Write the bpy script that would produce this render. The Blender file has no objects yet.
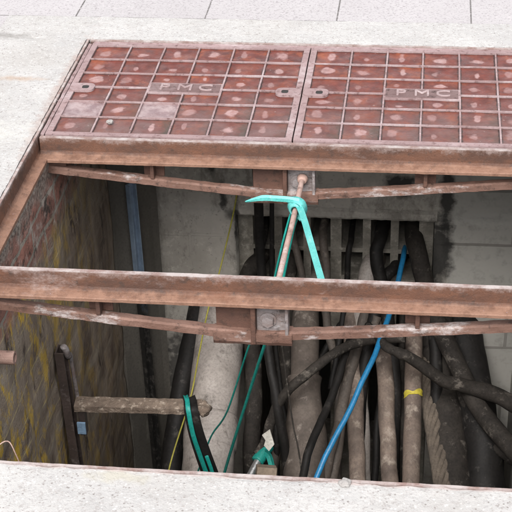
import bpy, bmesh, math, random
from mathutils import Vector, Matrix, noise
random.seed(7)
C = bpy.context.scene
R = math.radians

# ------------------------------------------------------------------ camera, world, sun, exposure
cam = bpy.data.objects.new('camera', bpy.data.cameras.new('camera'))
C.collection.objects.link(cam); C.camera = cam
cam.data.sensor_width = 36; cam.data.lens = 99.67; cam.data.clip_start = .05; cam.data.clip_end = 500
cam.matrix_world = Matrix(((0.99297822, -0.03710802, 0.1123265, 0.324159),
                           (0.11503846, 0.52423816, -0.84376567, -3.205421),
                           (-0.02757536, 0.8507628, 0.52482593, 1.646190), (0, 0, 0, 1)))
SUN_EL, SUN_AZ = 50, 186      # azimuth measured from +y clockwise
world = bpy.data.worlds.new('World'); C.world = world; world.use_nodes = True
wt = world.node_tree; wt.nodes.clear()
sky = wt.nodes.new('ShaderNodeTexSky'); sky.sky_type = 'NISHITA'; sky.sun_disc = False
sky.sun_elevation = R(SUN_EL); sky.sun_rotation = R(SUN_AZ); sky.air_density = 1.0; sky.dust_density = 3.0; sky.ozone_density = 1.0
hs = wt.nodes.new('ShaderNodeHueSaturation'); hs.inputs['Saturation'].default_value = .14
bg = wt.nodes.new('ShaderNodeBackground'); bg.inputs[1].default_value = .15
wo = wt.nodes.new('ShaderNodeOutputWorld')
wt.links.new(sky.outputs[0], hs.inputs['Color']); wt.links.new(hs.outputs[0], bg.inputs[0]); wt.links.new(bg.outputs[0], wo.inputs[0])
sun = bpy.data.objects.new('sun', bpy.data.lights.new('sun', 'SUN')); C.collection.objects.link(sun)
sun.data.energy = 1.5; sun.data.angle = R(34); sun.data.color = (1, .965, .92)
a, e = R(SUN_AZ), R(SUN_EL)
sd = Vector((math.sin(a)*math.cos(e), math.cos(a)*math.cos(e), math.sin(e)))
sun.rotation_euler = sd.to_track_quat('Z', 'Y').to_euler()
C.view_settings.view_transform = 'Standard'; C.view_settings.look = 'None'
C.view_settings.gamma = 1; C.view_settings.use_curve_mapping = False
C.view_settings.exposure = 1.2

# ------------------------------------------------------------------ node helper
class NB:
    def __init__(s, name):
        s.m = bpy.data.materials.new(name); s.m.use_nodes = True
        s.t = s.m.node_tree; s.t.nodes.clear()
        s.o = s.t.nodes.new('ShaderNodeOutputMaterial'); s.b = s.t.nodes.new('ShaderNodeBsdfPrincipled')
        s.t.links.new(s.b.outputs[0], s.o.inputs[0])
        s.pos = s.t.nodes.new('ShaderNodeNewGeometry').outputs['Position']
    def put(s, sock, v):
        if hasattr(v, 'is_output'): s.t.links.new(v, sock)
        elif v is not None:
            if isinstance(v, (tuple, list)) and len(v) == 3 and sock.type == 'RGBA': v = (*v, 1)
            sock.default_value = v
    def map(s, vec=None, scale=(1, 1, 1), rot=(0, 0, 0), loc=(0, 0, 0)):
        n = s.t.nodes.new('ShaderNodeMapping'); s.put(n.inputs[0], vec or s.pos)
        n.inputs['Scale'].default_value = scale; n.inputs['Rotation'].default_value = rot; n.inputs['Location'].default_value = loc
        return n.outputs[0]
    def noise(s, scale, detail=4, rough=.6, vec=None, dist=0):
        n = s.t.nodes.new('ShaderNodeTexNoise'); s.put(n.inputs['Vector'], vec or s.pos)
        n.inputs['Scale'].default_value = scale; n.inputs['Detail'].default_value = detail
        n.inputs['Roughness'].default_value = rough; n.inputs['Distortion'].default_value = dist
        return n.outputs[0]
    def vor(s, scale, feat='F1', vec=None, out=0):
        n = s.t.nodes.new('ShaderNodeTexVoronoi'); n.feature = feat; s.put(n.inputs['Vector'], vec or s.pos)
        n.inputs['Scale'].default_value = scale
        return n.outputs[out]
    def ramp(s, fac, *stops):
        n = s.t.nodes.new('ShaderNodeValToRGB'); s.put(n.inputs[0], fac)
        el = n.color_ramp.elements
        while len(el) < len(stops): el.new(.5)
        for q, (p, c) in zip(el, stops):
            q.position = p; q.color = (c, c, c, 1) if isinstance(c, (int, float)) else (*c, 1)
        return n.outputs[0]
    def mix(s, fac, c1, c2, mode='MIX'):
        n = s.t.nodes.new('ShaderNodeMixRGB'); n.blend_type = mode
        s.put(n.inputs[0], fac); s.put(n.inputs[1], c1); s.put(n.inputs[2], c2)
        return n.outputs[0]
    def math(s, op, x, y=None, z=None):
        n = s.t.nodes.new('ShaderNodeMath'); n.operation = op
        s.put(n.inputs[0], x); s.put(n.inputs[1], y); s.put(n.inputs[2], z)
        return n.outputs[0]
    def xyz(s, vec=None):
        n = s.t.nodes.new('ShaderNodeSeparateXYZ'); s.put(n.inputs[0], vec or s.pos); return n.outputs
    def comb(s, x, y, z=0.0):
        n = s.t.nodes.new('ShaderNodeCombineXYZ')
        for i, v in enumerate((x, y, z)): s.put(n.inputs[i], v)
        return n.outputs[0]
    def attr(s, name, out='Fac'):
        n = s.t.nodes.new('ShaderNodeAttribute'); n.attribute_name = name; return n.outputs[out]
    def blob(s, c, r, soft=.3, wob=.5, sc=14):
        """irregular patch for stains and painted shade: mask 1 inside an ellipsoid round c with radii r"""
        p = s.xyz(); acc = None
        for i in range(3):
            d = s.math('DIVIDE', s.math('SUBTRACT', p[i], c[i]), r[i]); d = s.math('MULTIPLY', d, d)
            acc = d if acc is None else s.math('ADD', acc, d)
        d = s.math('ADD', s.math('SQRT', acc), s.math('MULTIPLY', s.math('SUBTRACT', s.noise(sc, 4), .5), wob*2))
        return s.ramp(d, (max(0, 1-soft), 1), (1, 0)) if False else s.math('SUBTRACT', 1.0, s.math('SMOOTH_MIN', s.math('MAXIMUM', s.math('DIVIDE', s.math('SUBTRACT', d, 1-soft), soft), 0.0), 1.0, .02))
    def done(s, col, rough=.8, bump=None, h=.3, dist=.01, metal=0, spec=None):
        s.put(s.b.inputs['Base Color'], col); s.put(s.b.inputs['Roughness'], rough); s.put(s.b.inputs['Metallic'], metal)
        if spec is not None: s.b.inputs['Specular IOR Level'].default_value = spec
        if bump is not None:
            n = s.t.nodes.new('ShaderNodeBump'); n.inputs['Strength'].default_value = h; n.inputs['Distance'].default_value = dist
            s.put(n.inputs['Height'], bump); s.t.links.new(n.outputs[0], s.b.inputs['Normal'])
        return s.m

def speckled(name, base, dark, light, big=3, fine=220, rough=.85, h=.35, d=.003, stain=None):
    n = NB(name)
    c = n.mix(n.ramp(n.noise(big, 5), (.35, 0), (.65, 1)), base, tuple(.86*x for x in base))
    f = n.noise(fine, 3, .7)
    c = n.mix(n.ramp(f, (.30, 1), (.42, 0)), c, dark)
    c = n.mix(n.ramp(n.noise(fine*.6, 3, .7, n.map(loc=(3, 1, 7))), (.58, 0), (.7, 1)), c, light)
    if stain: c = n.mix(n.math('MULTIPLY', n.ramp(n.noise(2.2, 6, .7, n.map(loc=(9, 4, 2))), (.56, 0), (.72, 1)), .6), c, stain)
    return n.done(c, rough, n.mix(.5, n.noise(fine, 4), n.noise(40, 4)), h, d)

def dirty(name, c1, c2, c3=None, sc=9, rough=.75, h=.4, d=.004, metal=0, stretch=(1, 1, 1), c3amt=(.58, .68), finesc=130, spec=None):
    n = NB(name)
    v = n.map(scale=stretch)
    c = n.mix(n.ramp(n.noise(sc, 6, .65, v), (.35, 0), (.65, 1)), c1, c2)
    f = n.noise(finesc, 4, .7)
    c = n.mix(n.math('MULTIPLY', n.ramp(f, (.35, 1), (.55, 0)), .45), c, tuple(.35*x for x in c1))
    if c3: c = n.mix(n.ramp(n.noise(sc*1.7, 7, .72, n.map(scale=stretch, loc=(5, 3, 8))), (c3amt[0], 0), (c3amt[1], 1)), c, c3)
    return n.done(c, rough, n.mix(.4, f, n.noise(sc*3, 5)), h, d, metal, spec)

M = {}
# pavement: granite slabs with thin dark joints
n = NB('granite_slabs')
br = n.t.nodes.new('ShaderNodeTexBrick'); br.offset = 0; br.squash = 1
n.put(br.inputs['Vector'], n.map(loc=(.343, -.80, 0)))
br.inputs['Scale'].default_value = 1; br.inputs['Mortar Size'].default_value = .0026; br.inputs['Mortar Smooth'].default_value = .2
br.inputs['Brick Width'].default_value = .402; br.inputs['Row Height'].default_value = .42
n.put(br.inputs['Color1'], (.345, .328, .333)); n.put(br.inputs['Color2'], (.31, .297, .30)); n.put(br.inputs['Mortar'], (.07, .065, .06))
c = n.mix(n.ramp(n.noise(150, 3, .75), (.36, .8), (.47, 0)), br.outputs[0], (.17, .15, .16))
c = n.mix(n.ramp(n.noise(95, 2, .6, n.map(loc=(4, 9, 1))), (.58, 0), (.68, .8)), c, (.38, .355, .365))
c = n.mix(n.ramp(n.noise(3, 5), (.4, 0), (.8, .45)), c, (.27, .25, .255))
M['slabs'] = n.done(c, .8, n.mix(.8, n.noise(150, 3), n.math('SUBTRACT', 1.0, br.outputs[1])), .3, .003)
# concrete surround
n = NB('pale_concrete')
c = n.mix(n.ramp(n.noise(6, 5), (.35, 0), (.65, 1)), (.375, .366, .358), (.32, .312, .307))
c = n.mix(n.ramp(n.noise(170, 3, .75), (.33, .75), (.46, 0)), c, (.25, .235, .23))
c = n.mix(n.ramp(n.noise(2.6, 6, .7, n.map(loc=(8, 2, 2))), (.48, 0), (.68, .75)), c, (.30, .285, .27))
c = n.mix(n.ramp(n.noise(24, 6, .75, n.map(loc=(1, 1, 9))), (.60, 0), (.74, .6)), c, (.24, .215, .20))
c = n.mix(n.ramp(n.vor(130, 'F1'), (.18, .8), (.34, 0)), c, n.mix(n.ramp(n.noise(70, 2), (.4, 0), (.6, 1)), (.15, .13, .122), (.50, .48, .47)))
c = n.mix(n.ramp(n.noise(75, 4, .7, n.map(loc=(2, 5, 1))), (.56, 0), (.70, .7)), c, (.22, .20, .19))
for cc, rr, col, am in [((-.92, .63, 0), (.10, .03, .1), (.14, .13, .12), .6), ((-.80, .33, 0), (.09, .020, .1), (.30, .20, .13), .5), ((-.665, .2, 0), (.03, .5, .1), (.27, .21, .19), .75),
                    ((-.187, -1.318, 0), (.075, .022, .1), (.33, .31, .26), .75), ((-.85, .0, 0), (.2, .1, .1), (.42, .41, .38), .5), ((.0, -1.302, 0), (1.2, .006, .1), (.32, .23, .21), .5)]:
    c = n.mix(n.math('MULTIPLY', n.blob(cc, rr, .7, .9, 38), am), c, col)
M['concrete'] = n.done(c, .88, n.mix(.5, n.noise(150, 4), n.noise(28, 5)), .8, .005)
# rusty iron
def rust(name, c1, c2, pale, palamt=(.55, .66), sc=7, dark=(.045, .025, .018), topdirt_highlight=0.0, h=.5, shelf_lit=None, spec=None):
    n = NB(name)
    v = n.map(scale=(.45, 1, 1))
    c = n.mix(n.ramp(n.noise(sc*2, 6, .7, v), (.35, 0), (.62, 1)), c1, c2)
    c = n.mix(n.ramp(n.noise(55, 5, .7), (.32, .9), (.47, 0)), c, dark)
    if shelf_lit: c = n.mix(n.math('MULTIPLY', n.ramp(n.math('ADD', n.math('MULTIPLY', n.xyz()[2], -20.0), n.math('MULTIPLY', n.math('SUBTRACT', n.noise(30, 5, .7), .5), .5)), (.80, 0), (.96, 1)), n.ramp(n.noise(38, 6, .75), (.33, .35), (.55, 1))), c, shelf_lit)  # paler tan paints the skylight on the upward-facing shelf
    pm = n.ramp(n.noise(sc, 7, .75, n.map(scale=(.5, 1, 1.3), loc=(3, 7, 2))), (palamt[0], 0), (palamt[1], .85))
    if topdirt_highlight:
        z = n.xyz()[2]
        band = n.math('MULTIPLY', n.ramp(n.math('ADD', n.math('MULTIPLY', z, 34.0), n.math('ADD', .78, n.math('MULTIPLY', n.math('SUBTRACT', n.noise(26, 7, .8), .5), 2.6))), (.35, 0), (.8, 1)), topdirt_highlight)
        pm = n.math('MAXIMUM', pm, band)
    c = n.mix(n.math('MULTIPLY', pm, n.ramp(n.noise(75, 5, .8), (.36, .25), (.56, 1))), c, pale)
    if topdirt_highlight:
        edge_highlight = n.math('ADD', n.math('MULTIPLY', n.xyz()[2], 300.0), n.math('ADD', 1.2, n.math('MULTIPLY', n.math('SUBTRACT', n.noise(35, 5, .7), .5), 1.6)))  # pale line paints a highlight along the top edges
        c = n.mix(n.math('MULTIPLY', n.ramp(edge_highlight, (.2, 0), (.9, 1)), .8), c, n.mix(n.ramp(n.noise(18, 5, .7), (.4, 0), (.6, 1)), (.38, .34, .33), (.20, .13, .115)))
    f = n.noise(240, 4, .7)
    return n.done(c, n.ramp(f, (.3, .55), (.7, .9)), n.mix(.5, f, n.noise(60, 6, .7)), h, .004, .0, spec)
M['rust'] = rust('rusty_beam_iron', (.120, .050, .027), (.055, .025, .016), (.26, .20, .185), (.60, .74), topdirt_highlight=.6, shelf_lit=(.205, .112, .076))
M['rustbar'] = rust('rusty_bar_iron', (.195, .112, .086), (.110, .056, .040), (.40, .36, .35), (.54, .61), sc=9)
M['rustdark'] = rust('dark_rusty_iron', (.115, .056, .038), (.075, .037, .027), (.2, .155, .14), (.62, .72), sc=9)
M['greyiron'] = rust('grey_weathered_iron', (.22, .20, .20), (.15, .11, .10), (.38, .36, .36), (.5, .65), sc=14, dark=(.05, .04, .035))
M['rod'] = rust('pinkish_rusty_rod', (.36, .255, .225), (.27, .175, .145), (.46, .40, .385), (.5, .6), sc=12, dark=(.16, .10, .08))
M['ribs'] = rust('pinkish_cast_iron', (.265, .188, .188), (.20, .135, .134), (.35, .29, .295), (.5, .62), sc=6, dark=(.09, .045, .042), h=.3, spec=.35)
M['plate'] = rust('worn_iron_plate', (.155, .105, .103), (.115, .072, .070), (.20, .15, .15), (.5, .62), sc=11, dark=(.03, .018, .016), h=.3, spec=.18)
M['letter'] = rust('worn_raised_letters', (.27, .205, .205), (.21, .15, .15), (.33, .27, .27), (.5, .62), sc=14, dark=(.14, .08, .075), h=.2)
M['hole'] = dirty('keyhole_shade', (.012, .01, .009), (.02, .016, .014))  # near-black colour paints the shade inside the keyhole
# reddish infill of the covers, one seed per cell
n = NB('red_brown_infill')
uv = n.t.nodes.new('ShaderNodeUVMap').outputs[0]
u = n.xyz(uv); seed = n.attr('seed'); s2 = n.attr('seed2'); kind = n.attr('pale')
rnd = n.t.nodes.new('ShaderNodeObjectInfo').outputs['Random']
wn = n.t.nodes.new('ShaderNodeTexWhiteNoise'); wn.noise_dimensions = '3D'
n.put(wn.inputs['Vector'], n.comb(seed, s2, rnd)); w = n.xyz(wn.outputs['Color'])
base = n.mix(n.ramp(n.noise(26, 5, .65), (.32, 0), (.66, 1)), (.135, .029, .019), (.060, .013, .010))
orange = n.math('MULTIPLY', n.ramp(n.noise(14, 5, .7, n.map(loc=(7, 1, 3))), (.48, 0), (.68, 1)), n.math('ADD', .15, n.math('MULTIPLY', w[0], .7)))
base = n.mix(orange, base, (.27, .068, .024))
yfront = n.ramp(n.xyz()[1], (.02, 1), (.34, .12))
grey = n.math('MULTIPLY', n.ramp(n.noise(11, 5, .7, n.map(loc=(1, 8, 5))), (.3, .2), (.62, 1)), yfront)
base = n.mix(n.math('MULTIPLY', grey, .8), base, (.125, .078, .073))
dx = n.math('DIVIDE', n.math('SUBTRACT', u[0], n.math('ADD', .28, n.math('MULTIPLY', w[1], .22))), n.math('ADD', .07, n.math('MULTIPLY', w[2], .13)))
dy = n.math('DIVIDE', n.math('SUBTRACT', u[1], n.math('ADD', .36, n.math('MULTIPLY', w[0], .26))), n.math('ADD', .13, n.math('MULTIPLY', w[0], .16)))
d = n.math('SQRT', n.math('ADD', n.math('MULTIPLY', dx, dx), n.math('MULTIPLY', dy, dy)))
d = n.math('ADD', n.math('MULTIPLY', d, .8), n.math('MULTIPLY', n.math('SUBTRACT', n.noise(30, 4, .55, n.map(loc=(2, 6, 1))), .5), 1.9))
blot = n.math('MULTIPLY', n.ramp(d, (.5, 1), (.82, 0)), n.math('MULTIPLY', n.math('ADD', .45, n.math('MULTIPLY', w[1], .6)), n.ramp(n.noise(60, 4), (.3, .55), (.6, .9))))
base = n.mix(blot, base, n.mix(n.noise(120, 3), (.25, .13, .12), (.36, .255, .25)))
base = n.mix(n.ramp(n.noise(85, 4, .7, n.map(loc=(4, 4, 4))), (.64, 0), (.74, .7)), base, (.27, .20, .18))
grm = n.math('MULTIPLY', n.ramp(n.math('ADD', u[0], n.math('MULTIPLY', n.math('SUBTRACT', n.noise(32, 5, .7, n.map(loc=(5, 2, 2))), .5), 1.1)), (.62, 0), (.92, 1)), n.math('ADD', .15, n.math('MULTIPLY', w[1], .75)))
base = n.mix(n.math('MULTIPLY', grm, yfront), base, (.050, .040, .030))
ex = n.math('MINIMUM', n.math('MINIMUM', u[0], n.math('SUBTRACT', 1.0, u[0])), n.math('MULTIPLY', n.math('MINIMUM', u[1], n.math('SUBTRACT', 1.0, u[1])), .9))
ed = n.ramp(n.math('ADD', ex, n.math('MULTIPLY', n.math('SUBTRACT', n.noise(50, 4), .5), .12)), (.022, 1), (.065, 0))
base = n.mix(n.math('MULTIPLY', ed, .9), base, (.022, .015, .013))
base = n.mix(n.math('MULTIPLY', kind, n.ramp(n.noise(30, 5), (.25, .55), (.5, .95))), base, n.mix(n.ramp(n.noise(24, 5, .7, n.map(loc=(1, 2, 3))), (.4, 0), (.62, 1)), (.17, .115, .12), (.30, .235, .235)))
M['infill'] = n.done(base, n.ramp(n.noise(24, 5), (.35, .22), (.65, .6)), n.mix(.5, n.noise(40, 5), n.noise(170, 3)), .35, .004, 0, .32)
# chamber walls
n = NB('streaked_wall')
p = n.xyz()
vst = n.map(scale=(1, 1, .3)); dst = n.map(scale=(1, .12, 1))
c = n.mix(n.ramp(n.noise(9, 6, .7, vst), (.36, 0), (.62, 1)), (.125, .088, .068), (.34, .275, .215))
c = n.mix(n.ramp(n.noise(22, 5, .7, dst), (.48, 0), (.66, .8)), c, (.34, .29, .235))
c = n.mix(n.ramp(n.noise(16, 6, .72, n.map(scale=(1, 1, .35), loc=(2, 2, 5))), (.57, 0), (.66, .85)), c, (.034, .021, .018))
near = n.ramp(n.math('ADD', p[1], n.math('MULTIPLY', n.noise(5, 3), .3)), (-0.1 + .5, 1), (.95, 0))
yel = n.math('MULTIPLY', n.ramp(n.noise(13, 7, .75, n.map(scale=(1, 1, .45), loc=(6, 1, 2))), (.53, 0), (.62, 1)), n.ramp(p[1], (0.0, 1), (.45, .12)))
yr = n.t.nodes.new('ShaderNodeMapRange'); n.put(yr.inputs[0], p[1]); yr.inputs[1].default_value = -.5; yr.inputs[2].default_value = .4; yr.inputs[3].default_value = 1; yr.inputs[4].default_value = .1
yel = n.math('MULTIPLY', n.ramp(n.noise(13, 7, .75, n.map(scale=(1, 1, .55), loc=(6, 1, 2))), (.50, 0), (.60, 1)), yr.outputs[0])
c = n.mix(n.math('MULTIPLY', yel, .95), c, (.62, .40, .035))
zz = n.math('ADD', p[2], n.math('MULTIPLY', n.math('SUBTRACT', n.noise(4, 3), .5), .012))
fr_ = n.math('ABSOLUTE', n.math('SUBTRACT', n.math('FRACT', n.math('MULTIPLY', zz, 1/.076)), .5))
scr = n.math('MULTIPLY', n.math('MULTIPLY', n.ramp(fr_, (.018, 1), (.045, 0)), n.ramp(n.noise(11, 5, .75, n.map(loc=(3, 9, 4))), (.42, 0), (.56, 1))), yr.outputs[0])
c = n.mix(n.math('MULTIPLY', scr, .7), c, (.58, .48, .24))
bt = n.t.nodes.new('ShaderNodeTexBrick'); n.put(bt.inputs['Vector'], n.comb(p[1], p[2]))
bt.inputs['Scale'].default_value = 1; bt.inputs['Brick Width'].default_value = .215; bt.inputs['Row Height'].default_value = .075; bt.inputs['Mortar Size'].default_value = .007
n.put(bt.inputs['Color1'], (.40, .17, .125)); n.put(bt.inputs['Color2'], (.25, .125, .10)); n.put(bt.inputs['Mortar'], (.30, .26, .22))
bc = n.mix(n.ramp(n.noise(17, 6, .7), (.5, 0), (.66, .85)), bt.outputs[0], (.46, .40, .36))
bc = n.mix(n.ramp(n.noise(20, 6, .75, n.map(loc=(5, 5, 5))), (.51, 0), (.63, .9)), bc, (.035, .028, .024))
bm_ = n.math('ADD', p[2], n.math('MULTIPLY', n.math('SUBTRACT', n.noise(12, 4), .5), .16))
bmr = n.t.nodes.new('ShaderNodeMapRange'); n.put(bmr.inputs[0], bm_); bmr.inputs[1].default_value = -.30; bmr.inputs[2].default_value = -.23
c = n.mix(bmr.outputs[0], c, bc)
tm = n.t.nodes.new('ShaderNodeMapRange'); n.put(tm.inputs[0], bm_); tm.inputs[1].default_value = -.135; tm.inputs[2].default_value = -.105
c = n.mix(n.math('MULTIPLY', tm.outputs[0], .8), c, n.mix(n.ramp(n.noise(90, 4, .7), (.4, 0), (.6, 1)), (.09, .07, .06), (.34, .29, .25)))
M['leftwall'] = n.done(c, .7, n.mix(.35, n.mix(.4, n.noise(30, 6, .75), n.noise(140, 4)), n.math('SUBTRACT', 1.0, n.math('MULTIPLY', bt.outputs[1], bmr.outputs[0]))), .9, .012)
n = NB('grey_chamber_render')
p = n.xyz()
c = n.mix(n.ramp(n.noise(5, 6, .6), (.35, 0), (.65, 1)), (.47, .44, .395), (.33, .305, .27))
c = n.mix(n.ramp(n.noise(26, 6, .75), (.54, 0), (.70, .7)), c, (.60, .56, .50))
c = n.mix(n.ramp(n.noise(75, 4, .75, n.map(loc=(4, 4, 1))), (.60, 0), (.70, .75)), c, (.13, .12, .105))
c = n.mix(n.ramp(n.noise(14, 6, .75, n.map(scale=(1, 1, .5), loc=(3, 3, 3))), (.53, 0), (.66, .75)), c, (.17, .155, .135))
bt = n.t.nodes.new('ShaderNodeTexBrick'); n.put(bt.inputs['Vector'], n.comb(p[0], n.math('ADD', p[2], .74)))
bt.inputs['Scale'].default_value = 1; bt.inputs['Brick Width'].default_value = .42; bt.inputs['Row Height'].default_value = .2; bt.inputs['Mortar Size'].default_value = .005
n.put(bt.inputs['Color1'], (.43, .415, .38)); n.put(bt.inputs['Color2'], (.36, .345, .315)); n.put(bt.inputs['Mortar'], (.24, .225, .205))
bw = n.mix(n.ramp(n.noise(20, 6, .72), (.5, 0), (.72, .7)), bt.outputs[0], (.2, .19, .168))
xr = n.t.nodes.new('ShaderNodeMapRange'); n.put(xr.inputs[0], p[0]); xr.inputs[1].default_value = .41; xr.inputs[2].default_value = .44
c = n.mix(xr.outputs[0], c, bw)
for cc, rr, am in [((.265, .75, -.53), (.06, .2, .055), .95), ((.415, .75, -.56), (.030, .2, .20), .92), ((.40, .75, -.78), (.05, .2, .16), .9), ((-.335, .75, -.47), (.022, .2, .07), .9), ((-.305, .75, -.58), (.016, .2, .06), .9), ((-.28, .75, -.66), (.03, .2, .03), .7), ((-.26, .75, -.72), (.012, .2, .16), .9), ((.34, .75, -.47), (.05, .2, .03), .8), ((-.1, .75, -.40), (.1, .2, .06), .6), ((-.45, .75, -1.28), (.13, .2, .22), .85)]:  # stains, plus pit shade painted beside the ducts and low at left
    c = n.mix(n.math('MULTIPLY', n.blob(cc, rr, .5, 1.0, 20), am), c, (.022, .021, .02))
M['farwall'] = n.done(c, .8, n.mix(.5, n.mix(.5, n.noise(9, 6, .65), n.noise(90, 4)), bt.outputs[1]), .7, .008)
M['splay'] = dirty('dark_streaked_render', (.15, .136, .117), (.085, .078, .067), (.25, .23, .20), 6, stretch=(1, 1, .3), rough=.65, c3amt=(.6, .75))  # dark grey tone with paler vertical streaks
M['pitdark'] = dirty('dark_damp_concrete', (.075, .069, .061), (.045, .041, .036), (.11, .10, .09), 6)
M['duct'] = dirty('clay_duct_block', (.31, .285, .245), (.16, .145, .12), (.42, .385, .33), 16, c3amt=(.55, .68))
M['floor'] = dirty('chamber_mud', (.05, .042, .035), (.03, .026, .022), None, 6)
# things in the chamber
M['greypipe'] = dirty('grey_duct_pipe', (.42, .375, .345), (.29, .255, .23), (.10, .086, .075), 13, stretch=(1, 1, .4), rough=.6, h=.4, c3amt=(.54, .72))
M['brownpipe'] = dirty('brown_dusty_sheath', (.205, .155, .125), (.070, .052, .043), (.32, .27, .225), 13, stretch=(1, 1, .45), rough=.8, c3amt=(.54, .70), h=.7)
M['darkbrown'] = dirty('dark_dusty_sheath', (.11, .088, .073), (.06, .05, .043), (.18, .15, .125), 14, rough=.7, c3amt=(.56, .68))
M['clay'] = dirty('dusty_clay_pipe', (.135, .108, .090), (.06, .047, .039), (.23, .195, .17), 14, stretch=(1, 1, .6), rough=.8)
M['black'] = dirty('black_sheath', (.010, .009, .0085), (.018, .016, .015), (.10, .09, .08), 16, rough=.62, h=.4, c3amt=(.58, .80), spec=.22)
M['blackdust'] = dirty('dusty_black_sheath', (.020, .017, .015), (.040, .034, .029), (.16, .14, .12), 15, rough=.8, h=.5, c3amt=(.56, .72), spec=.2)
M['blue'] = dirty('blue_cable', (.018, .20, .42), (.014, .15, .32), (.09, .19, .26), 22, rough=.4, h=.15)
M['bluebar'] = dirty('blue_painted_steel', (.16, .23, .34), (.10, .15, .23), (.045, .045, .05), 8, rough=.55, c3amt=(.52, .66))
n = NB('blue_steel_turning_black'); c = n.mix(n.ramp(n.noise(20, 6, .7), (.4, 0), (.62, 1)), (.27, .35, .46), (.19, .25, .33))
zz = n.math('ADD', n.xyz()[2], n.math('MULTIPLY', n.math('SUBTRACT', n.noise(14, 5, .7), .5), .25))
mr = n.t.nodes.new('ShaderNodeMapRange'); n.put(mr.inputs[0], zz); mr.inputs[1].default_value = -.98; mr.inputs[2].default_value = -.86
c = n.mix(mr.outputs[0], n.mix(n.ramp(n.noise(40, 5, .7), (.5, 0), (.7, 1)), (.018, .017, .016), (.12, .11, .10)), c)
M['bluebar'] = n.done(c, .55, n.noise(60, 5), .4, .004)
M['cyan'] = dirty('turquoise_rope', (.065, .345, .32), (.10, .41, .385), (.20, .40, .37), 30, rough=.45, h=.2, finesc=300)
M['teal'] = dirty('teal_cord', (.010, .23, .19), (.012, .28, .24), (.10, .3, .27), 25, rough=.5, h=.2, c3amt=(.6, .72))
M['yellow'] = dirty('yellow_cord', (.42, .38, .06), (.32, .29, .05), None, 30, rough=.6, h=.1)
M['tape'] = dirty('yellow_tape', (.55, .46, .05), (.4, .33, .04), (.15, .12, .08), 60, rough=.6)
M['paper'] = dirty('off_white_paper', (.66, .64, .58), (.55, .52, .46), None, 25, rough=.8)
M['silver'] = dirty('dull_silver', (.5, .5, .5), (.35, .35, .35), None, 25, rough=.35, metal=.8)
M['timber'] = dirty('dirty_timber', (.26, .20, .15), (.17, .13, .095), None, 20, rough=.85)
M['armdirt'] = dirty('mud_crusted_steel', (.20, .15, .115), (.12, .088, .067), (.34, .28, .225), 34, rough=.9, h=1.0, d=.008, c3amt=(.54, .62), finesc=70)
M['sack'] = dirty('woven_jute', (.15, .12, .093), (.075, .06, .048), None, 30, rough=.9, h=.8, finesc=180)
M['stone'] = speckled('pale_stone', (.26, .245, .235), (.14, .13, .12), (.34, .33, .32), 20, 150)
M['steelpost'] = dirty('brown_steel_post', (.085, .062, .055), (.05, .038, .034), (.20, .17, .16), 12, rough=.5, c3amt=(.58, .7))
M['stub'] = rust('pinkish_rusty_pipe', (.36, .24, .20), (.28, .17, .14), (.45, .37, .34), (.55, .66))

# ------------------------------------------------------------------ object helpers
off = {}
def thing(name, label, cat, loc=(0, 0, 0), group=None):
    o = bpy.data.objects.new(name, None); C.collection.objects.link(o); o.location = loc; o.empty_display_size = .05
    o['label'] = label; o['category'] = cat
    if group: o['group'] = group
    off[o.name] = Vector(loc); return o
def obj(name, bm, mat, parent=None, label=None, cat=None, group=None, kind=None, smooth=False):
    """link a bmesh built in world coordinates as one mesh object"""
    bmesh.ops.recalc_face_normals(bm, faces=bm.faces[:])
    if parent: o0 = off[parent.name]
    else:
        xs = [v.co for v in bm.verts]
        o0 = Vector(((min(v.x for v in xs)+max(v.x for v in xs))/2, (min(v.y for v in xs)+max(v.y for v in xs))/2, min(v.z for v in xs)))
    bmesh.ops.translate(bm, verts=bm.verts[:], vec=-o0)
    me = bpy.data.meshes.new(name); bm.to_mesh(me); bm.free()
    for m in (mat if isinstance(mat, (list, tuple)) else [mat]): me.materials.append(m)
    if smooth: me.polygons.foreach_set('use_smooth', [True]*len(me.polygons))
    o = bpy.data.objects.new(name, me); C.collection.objects.link(o)
    off[o.name] = o0
    if parent: o.parent = parent
    else: o.location = o0
    for k, v in (('label', label), ('category', cat), ('group', group), ('kind', kind)):
        if v: o[k] = v
    return o
def dup(root, loc, label=None):
    def rec(o, par):
        c = o.copy(); C.collection.objects.link(c)
        if par: c.parent = par
        for ch in list(o.children): rec(ch, c)
        return c
    r = rec(root, None); r.location = loc
    if label: r['label'] = label
    return r
def nz(v, s, seed=0): return noise.noise(Vector(v)*s + Vector((seed*7.3, seed*3.1, seed*5.7)))
def box(bm, a, b, bev=0):
    r = bmesh.ops.create_cube(bm, size=1); vs = r['verts']
    for v in vs:
        v.co = Vector(((a[i]+b[i])/2 + v.co[i]*(b[i]-a[i]) for i in range(3)))
    if bev:
        es = list({e for v in vs for e in v.link_edges})
        bmesh.ops.bevel(bm, geom=es, offset=bev, segments=2, affect='EDGES', profile=.5)
    return bm
def smoothpath(pts, k=8):
    P = [Vector(p) for p in pts]
    if len(P) == 2: return [P[0].lerp(P[1], i/(k*2)) for i in range(k*2+1)]
    out = []
    for i in range(len(P)-1):
        p0, p1, p2, p3 = P[max(i-1, 0)], P[i], P[i+1], P[min(i+2, len(P)-1)]
        for j in range(k):
            t = j/k
            out.append(.5*((2*p1)+(p2-p0)*t+(2*p0-5*p1+4*p2-p3)*t*t+(3*p1-p0-3*p2+p3)*t**3))
    return out+[P[-1]]
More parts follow.
